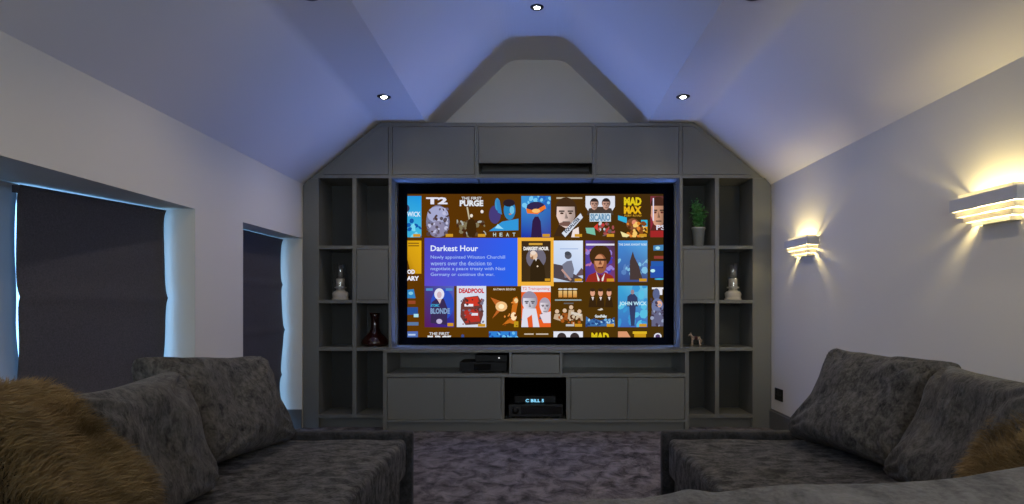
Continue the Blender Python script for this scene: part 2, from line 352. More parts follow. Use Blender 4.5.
def text_mesh(s, bold=0.0):
    cu = bpy.data.curves.new('t', 'FONT'); cu.body = s; cu.size = 1; cu.offset = bold; cu.resolution_u = 2
    o = bpy.data.objects.new('t', cu); C.objects.link(o); bpy.context.view_layer.update()
    dg = bpy.context.evaluated_depsgraph_get(); me = o.evaluated_get(dg).to_mesh()
    vs = [(v.co.x, v.co.y) for v in me.vertices]; fs = [tuple(p.vertices) for p in me.polygons]
    o.evaluated_get(dg).to_mesh_clear(); bpy.data.objects.remove(o); bpy.data.curves.remove(cu)
    return vs, fs
class Art:
    """flat shapes of light on the screen, each a layer a hair in front of the last"""
    def __init__(s, x=0, y=0, w=1, h=1, y0=YS): s.v = []; s.f = []; s.c = []; s.X, s.Y, s.W, s.H = x, y, w, h; s.d = y0 - .0004; s.step = .00012
    def _add(s, pts, faces, cols):
        n = len(s.v); s.d -= s.step
        s.v += [(sx(min(max(s.X + u * s.W, 404), 667)), s.d, sz(min(s.Y + v * s.H, 340.5))) for u, v in pts]
        s.f += [tuple(n + i for i in f) for f in faces]
        s.c += cols if isinstance(cols, list) else [cols] * len(pts)
    def poly(s, pts, col):
        s._add(pts, [tuple(range(len(pts)))], [rgb(*c) for c in col] if isinstance(col, list) else rgb(*col)); return s
    def rect(s, u0, v0, u1, v1, col): return s.poly([(u0, v0), (u0, v1), (u1, v1), (u1, v0)], col)
    def ell(s, u, v, ru, rv, col, rot=0, n=18):
        r = math.radians(rot); pts = []
        cl = (lambda q: min(max(q, 0), 1)) if 0 <= u <= 1 and 0 <= v <= 1 else (lambda q: q)
        for i in range(n):
            t = 2 * math.pi * i / n; x, y = ru * s.W * math.cos(t), rv * s.H * math.sin(t)
            pts.append((cl(u + (x * math.cos(r) - y * math.sin(r)) / s.W), cl(v + (x * math.sin(r) + y * math.cos(r)) / s.H)))
        return s.poly(pts, col)
    def text(s, t, u0, v0, u1, v1, col, bold=0.02, rot=0):
        vs, fs = text_mesh(t, bold)
        ax = min(p[0] for p in vs); bx_ = max(p[0] for p in vs); ay = min(p[1] for p in vs); by = max(p[1] for p in vs)
        cu_, cv = (u0 + u1) / 2, (v0 + v1) / 2; r = math.radians(rot); pts = []
        for x, y in vs:
            X = ((x - ax) / (bx_ - ax) - .5) * (u1 - u0) * s.W; Y = (.5 - (y - ay) / (by - ay)) * (v1 - v0) * s.H
            pts.append((cu_ + (X * math.cos(r) - Y * math.sin(r)) / s.W, cv + (X * math.sin(r) + Y * math.cos(r)) / s.H))
        s._add(pts, fs, rgb(*col)); return s
    def speck(s, u0, v0, u1, v1, cols, n, r, seed=1):
        rd = random.Random(seed)
        for i in range(n): s.ell(rd.uniform(u0, u1), rd.uniform(v0, v1), r * rd.uniform(.4, 1.3), r * rd.uniform(.3, .9), rd.choice(cols), rot=rd.uniform(0, 180), n=7)
        return s
    def face(s, u, v, ru, rv, skin, hair, dark, neck=True):
        lo = tuple(int(c_ * .72) for c_ in skin); de = tuple(int(c_ * .42) for c_ in skin)
        if neck: s.poly([(u - ru * .5, v + rv * .6), (u + ru * .5, v + rv * .6), (u + ru * 1.1, v + rv * 1.55), (u - ru * 1.1, v + rv * 1.55)], dark)
        s.ell(u, v - rv * .22, ru, rv * .86, hair)
        s.poly([(u - ru * .8, v - rv * .45), (u + ru * .78, v - rv * .45), (u + ru * .84, v + rv * .2), (u + ru * .5, v + rv * .8), (u, v + rv), (u - ru * .5, v + rv * .8), (u - ru * .84, v + rv * .2)], [skin, lo, lo, lo, skin, skin, skin])
        s.rect(u - ru * .62, v - rv * .2, u - ru * .12, v - rv * .08, de).rect(u + ru * .16, v - rv * .2, u + ru * .66, v - rv * .08, de)
        s.ell(u - ru * .36, v - rv * .0, ru * .16, rv * .06, dark).ell(u + ru * .4, v - rv * .0, ru * .16, rv * .06, dark)
        s.poly([(u + ru * .0, v - rv * .1), (u + ru * .2, v + rv * .34), (u - ru * .12, v + rv * .36)], [lo, de, lo])
        return s.rect(u - ru * .3, v + rv * .54, u + ru * .36, v + rv * .62, de)
    def badge(s): return s.rect(.72, .92, .97, .99, (205, 150, 40))
    def build(s, name, parent):
        me = bpy.data.meshes.new(name); me.from_pydata(s.v, [], s.f)
        ca = me.color_attributes.new('Col', 'FLOAT_COLOR', 'POINT')
        for i, c_ in enumerate(s.c): ca.data[i].color = c_
        return link(name, me, M['screen'], parent)
pic = Art()
pic.d = YS
pic.poly([(405, 192), (405, 340), (535, 340), (665, 340), (665, 192), (535, 192)], [(92, 52, 6), (96, 56, 4), (84, 54, 6), (70, 50, 12), (62, 42, 16), (80, 48, 8)])
panel = pic.build('picture', scr)
CX = [392, 424.6, 456.8, 489, 521.3, 553.5, 585.5, 618, 650.4]; RY = [196, 240.6, 285.8, 331.4]; PW, PH = 29.4, 41.3
def poster(c, r): return Art(CX[c], RY[r], PW, PH)
SK_ = (226, 180, 150)
A = []
# row 1
a = poster(0, 0).rect(0, 0, 1, 1, [(40, 150, 215), (60, 170, 215), (70, 190, 225), (30, 150, 225)]).ell(.4, .3, .2, .12, (60, 60, 90)).text('WICK', .52, .38, .97, .5, (225, 240, 255)).speck(.5, .6, 1, 1, [(20, 90, 170), (120, 215, 240)], 16, .07, 2).badge(); A.append(a)
a = poster(1, 0)
a.text('T2', .05, .03, .78, .20, (225, 225, 240), .05)
a.ell(.45, .62, .40, .40, (120, 120, 150)).ell(.45, .45, .36, .2, (165, 168, 205)).ell(.45, .8, .26, .2, (140, 135, 165)).speck(.1, .3, .8, 1, [(90, 80, 90), (190, 190, 220), (110, 100, 120), (80, 60, 60)], 46, .06, 3).badge(); A.append(a)
a = poster(2, 0).text('THE FIRST', .16, .02, .84, .09, (215, 220, 225)).text('PURGE', .1, .1, .9, .25, (225, 230, 235), .05)
a.speck(0, .6, 1, 1, [(130, 120, 90), (90, 70, 50), (170, 175, 170), (70, 40, 20)], 46, .07, 4).poly([(.33, .28), (.38, .26), (.46, .6), (.42, .62)], (190, 180, 150)).ell(.5, .48, .05, .04, (235, 225, 210)).ell(.86, .38, .05, .04, (240, 230, 225)).ell(.5, .78, .17, .24, (60, 38, 12)).badge(); A.append(a)
a = poster(3, 0).ell(.2, .45, .2, .22, (70, 60, 120)).ell(.28, .2, .08, .15, (60, 150, 200)).poly([(.24, .1), (.36, .1), (.44, .45), (.3, .4)], (50, 130, 190)).ell(.7, .34, .2, .24, (40, 130, 190)).ell(.68, .17, .2, .09, (40, 30, 40)).ell(.78, .34, .08, .1, (110, 190, 225)).ell(.72, .44, .05, .02, (190, 130, 110)).poly([(.0, .85), (.45, .62), (1, .55), (1, .83)], (50, 150, 215)).poly([(.2, .78), (.3, .68), (.5, .8)], (150, 220, 250))
for i, ch in enumerate('HEAT'): a.text(ch, .14 + i * .22, .89, .24 + i * .22, .98, (190, 215, 215))
A.append(a)
a = poster(4, 0).rect(0, 0, 1, 1, [(60, 150, 215), (30, 50, 170), (60, 60, 150), (40, 120, 200)]).speck(0, 0, 1, .3, [(120, 200, 240), (40, 100, 190)], 26, .08, 5).ell(.5, .28, .32, .14, (50, 40, 80)).poly([(.16, .3), (.45, .36), (.8, .22), (.84, .3), (.55, .44), (.2, .42)], (235, 120, 40)).ell(.5, .36, .14, .05, (250, 190, 110)).poly([(.33, 1), (.38, .6), (.46, .5), (.58, .5), (.66, .62), (.7, 1)], (50, 30, 70)).badge(); A.append(a)
a = poster(5, 0).rect(.1, .03, .4, .07, (190, 175, 150)).rect(.45, .03, .98, .07, (190, 175, 150)).face(.42, .42, .38, .36, (236, 208, 196), (66, 44, 26), (62, 40, 22)).ell(.42, .68, .24, .05, (120, 88, 78))
a.poly([(.28, .9), (.92, .42), (1.0, .52), (.4, 1.0)], (215, 222, 235)).text('EQUALIZER', .3, .66, .98, .76, (60, 70, 90), .04, -44).poly([(.6, 1), (.66, .82), (.85, .75), (.88, 1)], (240, 225, 220)).badge(); A.append(a)
a = poster(6, 0).poly([(0, 0), (0, .26), (.16, .44), (.84, .44), (1, .26), (1, 0)], (222, 226, 238)).poly([(.04, .46), (.12, .3), (.4, .26), (.6, .26), (.88, .3), (.96, .46)], (72, 60, 52)).face(.3, .2, .15, .14, (206, 160, 142), (52, 42, 40), (46, 36, 34), False).face(.7, .2, .15, .14, (206, 160, 142), (52, 42, 40), (46, 36, 34), False).rect(.14, .42, .86, .62, (205, 222, 235)).text('SICARIO', .16, .43, .84, .61, (110, 150, 180), .05)
a.poly([(0, .77), (.3, .77), (.34, .95), (.04, .9)], (120, 190, 165)).poly([(.28, .75), (.42, .66), (.42, .85)], (215, 60, 50)).speck(.4, .66, 1, .96, [(160, 80, 80), (200, 210, 215), (110, 90, 90), (190, 60, 60)], 26, .06, 7).badge(); A.append(a)
a = poster(7, 0).text('MAD', .2, .03, .8, .23, (222, 195, 30), .06).text('MAX', .2, .25, .8, .43, (232, 180, 30), .06).text('FURY ROAD', .22, .45, .8, .5, (200, 150, 40)).poly([(0, .47), (.3, .52), (.3, .66), (0, .58)], (50, 175, 215)).poly([(.78, .58), (1, .58), (1, .74), (.82, .74)], (50, 190, 220)).poly([(.82, .74), (1, .74), (1, .9), (.86, .84)], (225, 160, 40)).ell(.5, .68, .22, .14, (130, 80, 50)).ell(.55, .64, .08, .06, (225, 140, 110)).speck(.3, .66, .95, 1, [(220, 130, 50), (130, 70, 30), (245, 200, 110), (90, 50, 20)], 34, .08, 8).poly([(.08, .86), (.4, .95), (.3, 1), (.15, .99)], (240, 225, 160)).badge(); A.append(a)
a = poster(8, 0).rect(0, 0, .45, 1, [(120, 50, 60), (150, 40, 60), (120, 40, 50), (90, 50, 50)]).face(.27, .4, .3, .36, (218, 160, 130), (70, 40, 30), (90, 40, 34)).rect(.08, .05, .12, .6, (225, 215, 240)).text('PS', .2, .7, .5, .82, (225, 225, 240)).rect(0, .84, .5, 1, (160, 40, 40)); A.append(a)
# row 2
a = poster(0, 1).rect(.4, 0, 1, 1, [(214, 160, 20), (96, 56, 6), (206, 150, 20), (226, 172, 20)]).rect(.55, .05, .92, .08, (140, 100, 20)).rect(.55, .11, .92, .14, (140, 100, 20)).poly([(.4, .1), (.58, .62), (.64, .8), (.4, 1)], (90, 54, 8)).rect(.5, .8, 1, 1, (96, 56, 6)).text('OD', .52, .7, .78, .81, (235, 235, 245), .05).text('ARY', .5, .86, .92, .97, (235, 235, 245), .05); A.append(a)
a = Art(424.6, 238, 93, 48).rect(0, 0, 1, 1, [(74, 72, 196), (92, 74, 200), (38, 100, 236), (46, 96, 240)])
a.text('Darkest Hour', .065, .155, .575, .275, (228, 236, 255), .02)
for i, (t, w) in enumerate((('Newly appointed Winston Churchill', .80), ('wavers over the decision to', .655), ('negotiate a peace treaty with Nazi', .80), ('Germany or continue the war.', .685))):
    a.text(t, .065, .362 + i * .12, w + .065, .452 + i * .12, (165, 190, 248), .006)
info = a
gold = Art(517.6, 237.6, 36.1, 48.6).rect(0, 0, 1, 1, (240, 176, 58))
a = Art(521.5, 241, 29.2, 40.8, YS - .001).rect(0, 0, 1, 1, [(60, 42, 24), (64, 46, 20), (66, 50, 30), (60, 42, 24)]).ell(.5, .42, .34, .26, (110, 105, 120)).rect(.25, .05, .72, .1, (210, 160, 60)).text('DARKEST HOUR', .07, .14, .93, .23, (245, 240, 235), .05)
a.poly([(.3, 1), (.3, .62), (.42, .46), (.6, .44), (.78, .62), (.84, 1)], (50, 36, 18)).ell(.42, .35, .13, .1, (225, 190, 160)).ell(.4, .29, .1, .05, (235, 215, 200)).poly([(.28, .42), (.4, .36), (.4, .46)], (150, 110, 80)).poly([(.46, .44), (.54, .42), (.5, .5)], (235, 225, 215)).ell(.55, .62, .03, .02, (235, 215, 190)).rect(.8, .92, .98, .98, (205, 150, 40)); dh = a
a = poster(5, 1).rect(0, 0, 1, 1, [(206, 222, 246), (190, 205, 225), (190, 205, 235), (222, 232, 250)]).rect(.22, .19, .84, .21, (160, 180, 220)).poly([(0, .56), (.3, .6), (.62, .78), (1, .92), (1, .98), (.6, 1), (.3, .95), (0, .9)], (80, 70, 76)).poly([(.38, .9), (.3, .58), (.45, .5), (.62, .48), (.7, .7), (.66, .9)], (120, 122, 140)).ell(.5, .36, .12, .09, (90, 90, 100)).ell(.48, .31, .1, .05, (70, 74, 84)).poly([(.74, .86), (.95, .66), (1, .7), (1, .84)], (100, 80, 90)).poly([(.3, .68), (.62, .95), (.56, .97), (.26, .72)], (190, 150, 140)).badge(); A.append(a)
a = poster(6, 1).rect(0, 0, 1, 1, [(90, 70, 160), (60, 50, 150), (120, 60, 120), (70, 50, 60)]).speck(0, .2, 1, .8, [(150, 130, 210), (70, 60, 170), (180, 110, 160)], 30, .08, 9).ell(.5, .37, .37, .27, (68, 44, 20)).ell(.5, .56, .22, .24, (150, 90, 60)).ell(.47, .5, .16, .16, (205, 140, 100)).rect(.3, .44, .7, .49, (60, 40, 30)).poly([(.5, .46), (.56, .58), (.44, .58)], (130, 76, 52)).rect(.42, .64, .6, .67, (96, 46, 36)).poly([(0, 1), (.1, .84), (.36, .76), (.5, .9), (.66, .76), (.92, .86), (1, 1)], (150, 44, 34)).poly([(.36, .76), (.5, .98), (.66, .78), (.6, .98), (.42, .98)], (230, 225, 220)).rect(.47, .82, .55, 1, (120, 30, 40)).rect(.02, .075, .98, .12, (225, 220, 235)).badge(); A.append(a)
a = poster(7, 1).rect(0, 0, 1, 1, [(70, 140, 215), (60, 80, 150), (70, 80, 130), (90, 170, 230)]).text('THE DARK KNIGHT RISES', .02, .07, .98, .12, (215, 235, 250)).speck(0, .45, 1, .8, [(90, 130, 190), (130, 190, 225), (60, 90, 150)], 26, .1, 10).poly([(.4, .95), (.4, .5), (.5, .26), (.56, .4), (.7, .6), (.84, .95)], (72, 58, 56)).badge(); A.append(a)
a = poster(8, 1).poly([(.1, .12), (.1, .24), (.45, .24), (.45, .1)], (70, 130, 180)).ell(.25, .18, .08, .04, (170, 220, 235)).rect(.12, .37, .5, .44, (140, 60, 50)).rect(.02, .5, .5, .62, (40, 90, 170)).rect(0, .62, .5, .9, (40, 80, 170)).ell(.08, .73, .08, .04, (190, 240, 245)).ell(.3, .93, .16, .02, (60, 180, 225)); A.append(a)
# row 3
a = poster(0, 2).poly([(.5, .1), (.5, .3), (.8, .3), (.74, .08)], (50, 130, 190)).ell(.64, .18, .08, .04, (130, 200, 225)).rect(.55, .36, .8, .44, (150, 70, 40)).rect(.5, .52, .88, .7, (40, 80, 150)).rect(.74, .68, .9, .76, (170, 225, 235)).rect(.52, .88, .9, .96, (90, 120, 160)); A.append(a)
a = poster(1, 2).rect(0, 0, 1, 1, [(70, 60, 130), (90, 30, 90), (40, 40, 150), (90, 100, 190)]).ell(.6, .45, .4, .38, (46, 80, 190)).poly([(.2, .9), (.24, .4), (.42, .3), (.66, .32), (.78, .55), (.76, .95)], (56, 44, 84)).ell(.5, .2, .17, .14, (225, 225, 240)).ell(.5, .22, .08, .08, (205, 180, 190)).poly([(.42, .32), (.58, .32), (.52, .44)], (215, 190, 195)).text('ATOMIC', .2, .44, .5, .51, (60, 170, 215), .03).text('BLONDE', .2, .54, .86, .68, (130, 160, 200), .04).ell(.5, .86, .1, .06, (190, 180, 215)).rect(.05, .06, .28, .12, (80, 140, 200)).rect(.72, .06, .95, .12, (80, 140, 200)).rect(.78, .9, .98, .98, (205, 150, 40)); A.append(a)
a = poster(2, 2).rect(0, 0, 1, 1, (214, 220, 236)).text('DEADPOOL', .07, .06, .93, .18, (196, 40, 50), .05).poly([(.25, .28), (.72, .24), (.86, .4), (.9, .7), (.8, .93), (.3, .95), (.12, .75), (.14, .45)], (110, 60, 56)).poly([(.3, .28), (.72, .26), (.76, .48), (.3, .5)], (205, 56, 40)).poly([(.25, .6), (.7, .56), (.8, .86), (.3, .9)], (180, 50, 40)).rect(.26, .44, .56, .5, (235, 235, 245)).rect(.5, .66, .72, .72, (225, 225, 235)).speck(.12, .3, .9, .95, [(80, 50, 50), (150, 60, 50), (120, 110, 130)], 34, .045, 11).badge(); A.append(a)
a = poster(3, 2).text('BATMAN BEGINS', .15, .06, .9, .11, (215, 205, 190)).poly([(.05, .28), (.5, .4), (.62, .55), (.4, .6), (.1, .8), (.3, .55)], (190, 100, 40)).ell(.42, .5, .2, .12, (240, 190, 130)).ell(.42, .5, .1, .06, (255, 235, 190)).poly([(.82, .3), (.95, .26), (1, .34), (.88, .8), (1, .95), (.7, .9), (.45, .95), (.74, .75)], (200, 110, 30)).ell(.84, .74, .1, .1, (255, 225, 180)).ell(.92, .36, .07, .06, (240, 210, 150)).rect(.85, .86, 1, 1, (190, 150, 30)).speck(.5, .35, .95, 1, [(120, 60, 10), (230, 140, 60)], 12, .04, 12); A.append(a)
a = poster(4, 2).rect(0, 0, 1, 1, (232, 96, 36)).rect(0, 0, 1, .15, (232, 225, 235)).text('T2 Trainspotting', .04, .03, .96, .12, (220, 110, 90), .01).face(.28, .42, .27, .27, (224, 222, 236), (150, 140, 160), (90, 80, 100)).poly([(.0, 1), (.05, .55), (.5, .55), (.62, 1)], (220, 220, 235)).face(.8, .5, .19, .2, (232, 222, 232), (170, 160, 175), (100, 90, 110)).poly([(.62, .7), (1, .62), (1, .9), (.75, .9)], (225, 215, 225)).poly([(.2, .78), (.36, .7), (.4, 1), (.24, 1)], (226, 90, 40)); A.append(a)
a = poster(5, 2)
for i in range(4): a.rect(.17 + i * .165, .12, .3 + i * .165, .28, [(226, 190, 120), (200, 130, 50), (200, 130, 50), (226, 190, 120)]).ell(.235 + i * .165, .08, .08, .02, (210, 215, 220))
a.rect(.05, .33, .95, .36, (150, 170, 175)).rect(.35, .41, .68, .44, (100, 100, 100))
for u, v in ((.12, .62), (.38, .6), (.6, .52), (.88, .62)): a.ell(u, v, .07, .05, (220, 190, 160)).poly([(u - .12, .8), (u - .08, v + .06), (u + .1, v + .06), (u + .12, .85)], (196, 170, 140) if u < .3 or u > .55 else (150, 80, 30))
a.poly([(.6, .62), (.95, .68), (.95, .74), (.6, .72)], (215, 205, 190)).speck(.1, .7, .9, .92, [(170, 90, 30), (90, 50, 20), (210, 190, 160)], 22, .06, 13).rect(.42, .93, .7, .98, (190, 190, 190)).badge(); A.append(a)
a = poster(6, 2)
for u in (.24, .51, .8): a.ell(u, .17, .08, .085, (220, 160, 130)).ell(u, .1, .09, .04, (60, 40, 26)).poly([(u - .14, .52), (u - .09, .28), (u + .09, .28), (u + .14, .52)], (54, 36, 16)).poly([(u - .04, .27), (u + .05, .27), (u + .01, .36)], (225, 215, 215))
a.poly([(.4, .58), (.56, .54), (.6, .58), (.5, .6)], (215, 210, 200)).text('GoodFellas', .32, .7, .72, .77, (225, 235, 240), .04).poly([(0, .98), (.02, .74), (.16, .82), (.3, .8), (.5, .84), (.7, .8), (.86, .82), (.98, .76), (1, .98)], (60, 110, 170)).speck(0, .8, 1, .98, [(120, 180, 225), (40, 70, 130), (170, 210, 235)], 26, .05, 14).badge(); A.append(a)
a = poster(7, 2).rect(0, 0, 1, 1, [(60, 165, 215), (60, 110, 190), (70, 100, 180), (110, 200, 230)]).speck(0, 0, 1, 1, [(90, 190, 225), (60, 150, 210)], 20, .13, 15).poly([(.3, .5), (.32, .26), (.42, .2), (.56, .2), (.66, .28), (.68, .5), (.6, .5), (.56, .97), (.44, .97), (.38, .5)], (52, 62, 100)).ell(.49, .15, .06, .06, (150, 130, 140)).text('JOHN WICK', .04, .38, .98, .5, (190, 232, 248), .03).badge(); A.append(a)
a = poster(8, 2).text('T', .05, .04, .6, .22, (230, 230, 240), .05).ell(.2, .2, .12, .14, (90, 100, 140)).ell(.24, .5, .2, .2, (110, 120, 160)).ell(.3, .44, .1, .08, (220, 170, 150)).rect(.04, .6, .45, .98, (100, 100, 130)).speck(0, .3, .45, 1, [(150, 160, 190), (70, 60, 80)], 20, .06, 16); A.append(a)
# row 4, only its upper edge shows
a = poster(0, 3).rect(.5, 0, .88, .2, (80, 110, 180)).rect(.55, .06, .8, .1, (180, 200, 230)); A.append(a)
a = poster(1, 3).text('THE FIRST', .16, .02, .84, .09, (215, 220, 225)).text('PURGE', .1, .1, .9, .25, (225, 230, 235), .05); A.append(a)
a = poster(2, 3).ell(.2, .12, .05, .05, (60, 80, 150)); A.append(a)
a = poster(3, 3).rect(0, 0, .95, .2, (50, 130, 210)).speck(0, .02, .95, .16, [(110, 190, 240), (30, 70, 160)], 16, .06, 17); A.append(a)
a = poster(4, 3).rect(.1, .05, .42, .08, (205, 190, 170)).rect(.5, .05, .92, .08, (205, 190, 170)); A.append(a)
a = poster(5, 3).rect(0, 0, 1, .3, (225, 228, 240)).ell(.28, .15, .16, .12, (60, 50, 50)).ell(.72, .15, .16, .12, (60, 50, 50)); A.append(a)
a = poster(6, 3).text('MAD', .2, .03, .8, .23, (222, 195, 30), .06); A.append(a)
a = poster(7, 3).poly([(0, 0), (.3, 0), (.5, .3), (0, .3)], (215, 150, 110)).rect(.5, 0, .98, .06, (220, 180, 40)).rect(.55, .06, .95, .2, (200, 150, 30)); A.append(a)
a = poster(8, 3).ell(.25, .12, .13, .08, (225, 225, 240)).ell(.25, .12, .08, .05, (80, 60, 100)); A.append(a)
for a in A: a.build('film_poster', panel)
info.build('film_description', panel)['label'] = 'blue panel with white film description'
gp = gold.build('poster_highlight', panel); gp['label'] = 'gold border around the chosen poster'
dh.build('film_poster', panel)

# led strip lying along the back of the worktop behind a low lip, washing the alcove and the ceiling
LY = 5.02
ls = empty('led_strip', (FX(538, LY), LY, ZT), 'blue light strip behind a low lip along the foot of the screen', 'light strip')
MB().box(sx(400), sx(672), LY - .016, LY - .012, ZT + .0005, ZT + .011).box(sx(400), sx(672), LY - .012, LY + .008, ZT + .0005, ZT + .002).build('channel', M['cab'], ls)
MB().box(sx(401), sx(671), LY - .008, LY + .004, ZT + .0021, ZT + .004).build('strip', M['led'], ls)
ld = bpy.data.lights.new('strip_light', 'AREA'); ld.shape = 'RECTANGLE'; ld.size = sx(671) - sx(401); ld.size_y = .012; ld.energy = LED_W; ld.color = (.15, .31, 1.0); ld.spread = math.radians(125)
lo = bpy.data.objects.new('strip_light', ld); C.objects.link(lo); lo.location = (FX(536, LY), LY - .002, ZT + .006); lo.rotation_euler = (math.radians(180+LED_TILT), 0, 0); lo.parent = ls; lo.matrix_parent_inverse = ls.matrix_basis.inverted()
for s_ in (-1, 1):      # upright strips added in the alcove sides to soften the ceiling shadow, behind small lips
    xr = fx(391.6) + .001 if s_ < 0 else fx(679.8) - .001
    q = lambda d: xr - s_ * d
    b = MB(); x_a, x_b = sorted((q(0), q(.012)))
    b.box(x_a, x_b, 4.985, 4.989, ZT + .02, HB - .02); x_a, x_b = sorted((q(0), q(.002))); b.box(x_a, x_b, 4.989, 5.02, ZT + .02, HB - .02)
    b.build('channel', M['cab'], ls)
    x_a, x_b = sorted((q(.0021), q(.004))); MB().box(x_a, x_b, 4.992, 5.004, ZT + .02, HB - .02).build('strip', M['led'], ls)
    ld = bpy.data.lights.new('strip_light', 'AREA'); ld.shape = 'RECTANGLE'; ld.size = HB - ZT - .05; ld.size_y = .010; ld.energy = SIDE_W; ld.color = (.15, .31, 1.0); ld.spread = math.radians(150)
    lo = bpy.data.objects.new('strip_light', ld); C.objects.link(lo); lo.location = (q(.006), 5.0, (HB + ZT) / 2)
    lo.rotation_mode = 'QUATERNION'; dv = Vector((-s_, -.35, 0)).normalized(); lo.rotation_quaternion = Matrix((Vector((0, 0, 1)), dv.cross(Vector((0, 0, 1))) * -1, -dv)).transposed().to_quaternion()
    lo.parent = ls; lo.matrix_parent_inverse = ls.matrix_basis.inverted()

# ---------------------------------------------------------------- things on the shelves
def hurricane(px, label, rot=0):
    y = 4.98; x = FX(px, y); z = FZ(300, YF)
    s = 1.0
    r = empty('candle_holder', (x, y, z), label, 'candle holder', None)
    MB().lathe([(0.001, 0), (.064, 0), (.066, .012), (.058, .018), (.060, .026), (.064, .05), (.052, .066), (.034, .074), (.030, .09), (.048, .096), (.048, .102), (.030, .106), (.001, .106)], x, y, z).build('pedestal', M['candle'], r)
    MB().lathe([(.001, .106), (.033, .106), (.033, .165), (.030, .168), (.001, .168)], x, y, z).build('candle', M['candle'], r)
    MB().lathe([(.056, .075), (.060, .12), (.055, .17), (.046, .22), (.050, .268), (.056, .285)], x, y, z, cap=False).build('glass_chimney', M['clear'], r)
    return r
hurricane(340.5, 'white candle holder with glass chimney on the left shelving unit')
hurricane(733, 'white candle holder with glass chimney on the right shelving unit')
# dark red carafe
y = 5.0; x = FX(375, y); z = FZ(347.2, YF)
d = MB().lathe([(.001, 0), (.088, 0), (.103, .012), (.105, .03), (.098, .05), (.075, .078), (.046, .105), (.032, .14), (.030, .20), (.034, .235), (.042, .26), (.039, .26), (.028, .225), (.001, .215)], x, y, z, seg=36)
tag(d.build('carafe', M['decanter']), 'dark red wide-bottomed carafe on the left shelving unit', 'carafe')
# potted plant
y = 4.97; x = FX(698.5, y); z = FZ(245.6, YF)
pr = empty('potted_plant', (x, y, z), 'bushy green plant in a small metal pot on the right shelving unit', 'plant')
MB().lathe([(.001, 0), (.037, 0), (.049, .135), (.053, .137), (.053, .15), (.049, .15), (.045, .135), (.001, .134)], x, y, z).build('pot', M['pot'], pr)
MB().lathe([(.001, .136), (.044, .137), (.001, .142)], x, y, z, cap=False).build('soil', M['soil'], pr)
rd = random.Random(3); st = MB(); lf = MB()
for i in range(44):
    a_ = rd.uniform(0, 6.28); rr = rd.uniform(.01, .085) * (1 if rd.random() < .8 else 1.2); h = .15 + rd.uniform(.06, .21) * (1 - rr * 5)
    tip = Vector((x - .012 + rr * math.cos(a_), y + min(rr * math.sin(a_), .08) * .8, z + .14 + max(h - .1, .03)))
    base = Vector((x + rd.uniform(-.02, .02), y + rd.uniform(-.02, .02), z + .138)); midp = (base + tip) / 2 + Vector((0, 0, .02))
    st.tube([base, midp, tip], [.0018, .0014, .0008], 5)
    for k in range(34):
        t = rd.uniform(.15, 1.05); p = base.lerp(tip, t) + Vector((rd.gauss(0, .011), rd.gauss(0, .011), rd.gauss(0, .011)))
        d1 = Vector((rd.gauss(0, 1), rd.gauss(0, 1), rd.gauss(.4, 1))).normalized(); d2 = d1.orthogonal().normalized()
        d2.rotate(Matrix.Rotation(rd.uniform(0, 3.1), 3, d1)); L_ = rd.uniform(.012, .022); n0 = len(lf.v)
        lf.v += [tuple(p), tuple(p + d1 * L_ * .5 + d2 * L_ * .3), tuple(p + d1 * L_), tuple(p + d1 * L_ * .5 - d2 * L_ * .3)]; lf.f.append((n0, n0 + 1, n0 + 2, n0 + 3))
st.build('stem', M['leaf'], pr); lf.build('foliage', M['leaf'], pr)
# little horse figurine
y = 4.93; z = FZ(347.2, YF); xh = FX(695.5, y)
h = empty('horse_figurine', (xh, y, z), 'tiny metal horse figurine on the right shelving unit', 'figurine')
hb = MB().tube([(xh - .030, y, z + .062), (xh - .015, y, z + .066), (xh + .012, y, z + .064), (xh + .032, y, z + .064), (xh + .038, y, z + .056)], [.008, .014, .013, .014, .006], 10)
hb.tube([(xh - .022, y, z + .068), (xh - .034, y, z + .088), (xh - .040, y, z + .098)], [.011, .008, .007], 8)
hb.tube([(xh - .034, y, z + .100), (xh - .050, y, z + .088), (xh - .055, y, z + .082)], [.008, .006, .004], 8)
hb.tube([(xh - .036, y - .004, z + .102), (xh - .036, y - .005, z + .110)], [.003, .001], 5).tube([(xh - .036, y + .004, z + .102), (xh - .036, y + .005, z + .110)], [.003, .001], 5)
hb.build('body', M['figure'], h)
for dx, dy, kx in ((-.026, -.008, -.010), (-.022, .008, .004), (.028, -.008, .004), (.032, .008, .014)):
    MB().tube([(xh + dx, y + dy, z + .062), (xh + dx + kx * .5, y + dy, z + .032), (xh + dx + kx, y + dy, z + .004), (xh + dx + kx - .004, y + dy, z)], [.007, .0045, .0035, .005], 7).build('leg', M['figure'], h)
MB().tube([(xh + .036, y, z + .066), (xh + .048, y, z + .05), (xh + .046, y, z + .028)], [.003, .004, .002], 6).build('tail', M['figure'], h)
MB().tube([(xh - .012, y, z + .067), (xh + .014, y, z + .066)], [.0155, .0155], 12).build('saddle', M['figure_red'], h)

